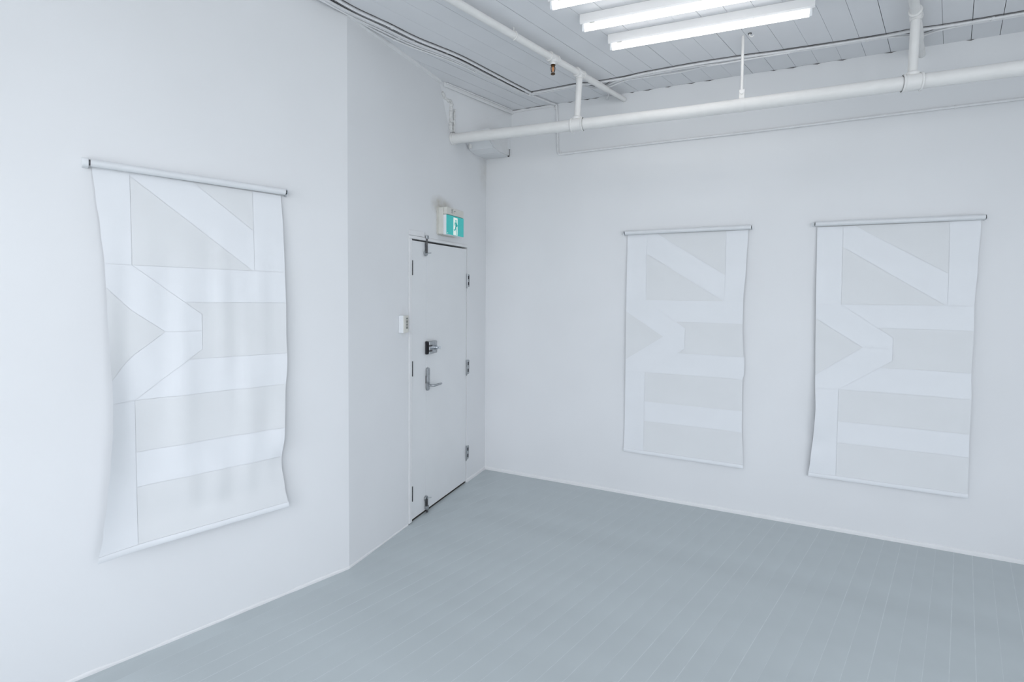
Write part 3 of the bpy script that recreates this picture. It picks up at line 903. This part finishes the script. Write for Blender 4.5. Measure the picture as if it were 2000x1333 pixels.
# ---------------------------------------------------------------- fluorescent battens
def batten(label):
    # built along +X from its near-left end, top on the ceiling
    e = thing('fluorescent_batten', (0, 0, 0), label, 'ceiling light', 'fluorescent battens on the ceiling')
    L, W_ = 1.120, .062
    k = math.radians(2.6)
    def q(x, y, z):
        return Vector((x * cos(k) - y * sin(k), x * sin(k) + y * cos(k), z))
    mb = MB()
    pr = [(-W_ / 2, 0), (-W_ / 2, -.046), (-W_ / 2 + .008, -.054), (W_ / 2 - .008, -.054), (W_ / 2, -.046), (W_ / 2, 0)]
    mb.extrude([q(0, y, z - .001) for y, z in pr], q(L, 0, 0))
    mb.build('batten_body', 'enamel', e)
    MB().tube([q(.024 + (L - .048) * i / 8, -.004, -.0775) for i in range(9)], .0130, 18).build('tube', 'tube', e, smooth=True)
    for x in (.010, L - .022):
        h = MB()
        h.extrude([q(x, y, z) for y, z in ((-.020, -.0545), (-.018, -.080), (-.012, -.092), (.004, -.092), (.010, -.080), (.012, -.0545))], q(.012, 0, 0))
        ho = h.build('lamp_holder', 'whiteplastic', e, bevel=.0015)
        x2 = x + .0125 if x < .5 else x - .0065
        MB().tube([q(x2, -.004, -.0775), q(x2 + .006, -.004, -.0775)], .0122, 16).build('tube_cap', 'metal', ho, smooth=True)
    MB().quad_box([q(.055, -.024, -.0556), q(.085, -.024, -.0556), q(.085, -.012, -.0556), q(.055, -.012, -.0556),
                   q(.055, -.024, -.0546), q(.085, -.024, -.0546), q(.085, -.012, -.0546), q(.055, -.012, -.0546)]).build('rating_label', 'print', e)
    for x in (.30, .82):
        MB().tube([q(x, -.020, -.0546), q(x, -.020, -.0562)], .004, 10).build('cover_screw', 'metal', e)
    return e
def copy_tree(o, parent=None):
    c = o.copy()
    C.objects.link(c)
    if parent is not None:
        c.parent = parent
    for ch in list(o.children):
        copy_tree(ch, c)
    return c
b3_ = batten('lit fluorescent batten closest to the thick pipe and hanger rod')
b2_ = copy_tree(b3_)
b2_['label'] = 'lit fluorescent batten in the middle of the three'
b1_ = copy_tree(b3_)
b1_['label'] = 'lit fluorescent batten farthest from the thick pipe, only its end showing'
b3_.location = (1.338, -.932, ZC)
b2_.location = (1.238, -1.216, ZC)
b1_.location = (1.140, -1.500, ZC)

# ---------------------------------------------------------------- cables and conduits
def cable(pts, r, label, clips=(), dark_mark=0, group='white painted cables under the ceiling', name='cable', z=None, material='cable'):
    P_ = smooth_path(pts, 7)
    mid_ = P_[len(P_) // 2]
    e = thing(name, mid_, label, 'cable', group)
    MB().tube(P_, r, 8).build('sheath', material, e, smooth=True)
    if dark_mark:  # thin dark ribbons on the ceiling along one side of the cable
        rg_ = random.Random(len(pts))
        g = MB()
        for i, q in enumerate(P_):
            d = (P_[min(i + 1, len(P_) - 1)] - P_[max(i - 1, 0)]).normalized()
            n_ = Vector((d.y, -d.x, 0)) * dark_mark
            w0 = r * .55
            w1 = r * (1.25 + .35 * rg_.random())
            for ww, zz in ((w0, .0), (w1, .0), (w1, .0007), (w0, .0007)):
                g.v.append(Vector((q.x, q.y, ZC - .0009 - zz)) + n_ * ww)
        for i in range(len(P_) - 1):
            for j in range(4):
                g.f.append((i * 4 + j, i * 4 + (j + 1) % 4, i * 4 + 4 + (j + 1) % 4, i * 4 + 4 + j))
        g.build('dark_ribbon', 'dark_mark', e)
    for t in clips:
        i = max(1, min(len(P_) - 2, int(t * (len(P_) - 1))))
        d = (P_[i + 1] - P_[i - 1]).normalized()
        c = P_[i]
        MB().tube([c - d * .006, c + d * .006], r + .0028, 10).build('clip', 'trim', e)
    return e
zt = ZC - .0130
def cz(pts, dz=0.0):
    return [(x, y, zt - dz) for x, y in pts]
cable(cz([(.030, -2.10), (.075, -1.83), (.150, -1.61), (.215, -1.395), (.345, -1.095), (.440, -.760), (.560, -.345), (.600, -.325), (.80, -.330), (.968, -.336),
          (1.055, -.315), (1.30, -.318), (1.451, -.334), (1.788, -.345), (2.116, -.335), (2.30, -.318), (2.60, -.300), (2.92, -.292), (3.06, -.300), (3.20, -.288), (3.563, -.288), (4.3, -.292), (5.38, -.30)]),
      .0078, 'long white clipped cable bending sharply where the bundle ends near the corner', (.10, .17, .24, .30, .36, .56, .66, .9), dark_mark=1)
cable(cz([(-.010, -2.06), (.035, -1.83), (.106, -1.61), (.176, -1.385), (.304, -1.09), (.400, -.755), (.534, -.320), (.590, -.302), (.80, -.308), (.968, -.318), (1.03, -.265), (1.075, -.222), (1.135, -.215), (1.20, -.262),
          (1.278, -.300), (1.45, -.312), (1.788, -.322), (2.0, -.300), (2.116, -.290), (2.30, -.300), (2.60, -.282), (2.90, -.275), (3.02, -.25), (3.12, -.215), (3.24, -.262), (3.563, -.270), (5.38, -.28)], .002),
      .0066, 'white cable sagging loosely around the first riser', (.12, .28, .6, .8), dark_mark=1)
cable([(1.06, -.325, zt), (1.12, -.270, zt - .016), (1.19, -.235, zt - .012), (1.32, -.282, zt - .004), (1.50, -.270, zt), (1.72, -.262, zt), (1.86, -.285, zt), (1.95, -.315, zt - .012), (2.05, -.320, zt - .014), (2.2, -.315, zt - .012), (2.4, -.310, zt - .012)],
      .0055, 'short slack white cable between the riser and the hanger rod')
for k, (off, r_, txt) in enumerate(((.044, .0062, 'thin white cable third from the sprinkler pipe in the ceiling bundle'),
                                   (.068, .0062, 'thin white cable fourth from the sprinkler pipe in the ceiling bundle'),
                                   (.096, .0068, 'white cable of the ceiling bundle closest to the door wall'))):
    base = [(-.005, -2.02), (.055, -1.80), (.128, -1.60), (.195, -1.385), (.322, -1.09), (.412, -.770), (.523, -.345)]
    pts = []
    for i, (x, y) in enumerate(base):
        kk = off * (1 - .55 * max(0, (i - 3) / 3)) * (0.4 if i == 0 else .8 if i == 1 else 1)
        xx = x - kk * .95 + .010
        yy = y + kk * .30
        lim = -(-yy - S_E) * math.tan(A_L) if yy < -S_E else 0
        pts.append((max(xx, lim + .012), yy))
    cable(cz(pts), r_, txt, (.45, .8), dark_mark=1)
# cable that drops down the right wall as a surface conduit
cd = cable([(.545, -.320, zt), (.600, -.190, zt), (.640, -.090, zt), (.672, -.022, zt), (.680, -.0105, zt - .020), (.684, -.0105, 3.18), (.690, -.0105, 3.02), (.696, -.0105, 2.885), (.708, -.0105, 2.866), (.74, -.0105, 2.862),
            (1.0, -.0105, 2.864), (1.586, -.0105, 2.868), (2.301, -.0105, 2.871), (2.915, -.0105, 2.879), (3.546, -.0105, 2.886), (4.2, -.0105, 2.892), (5.38, -.0105, 2.90)],
           .0085, 'slim white conduit dropping from the ceiling and running below the thick pipe', (.245, .30, .86), group=None, name='wall_conduit')
for s, z in ((.668, 3.262), (.716, 2.882)):
    MB().wbox('B', s - .010, s + .004, z - .010, z + .012, .001, .010).build('saddle', 'darkmetal' if False else 'trim', cd, bevel=.002)
# short bent stub by the branch pipe
st = thing('cable_stub', (1.13, -.12, ZC - .05), 'short bent grey cable stub beside the sprinkler pipe end', 'cable')
MB().tube(smooth_path([(1.140, -.230, ZC - .010), (1.152, -.190, ZC - .030), (1.158, -.150, ZC - .032), (1.150, -.095, ZC - .030), (1.125, -.045, ZC - .028), (1.118, -.004, ZC - .030)], 5), .0075, 9).build('sheath', 'cable', st, smooth=True)
# cable along the foot of the splayed corner trim
cable([(.012 + spn.x * .020 + .2485 * t, -.76 + spn.y * .020 + .76 * t, ZC - .007) for t in (.02, .2, .4, .6, .8, .93)], .0050,
      'thin white cable along the splayed corner cornice', (.35,))
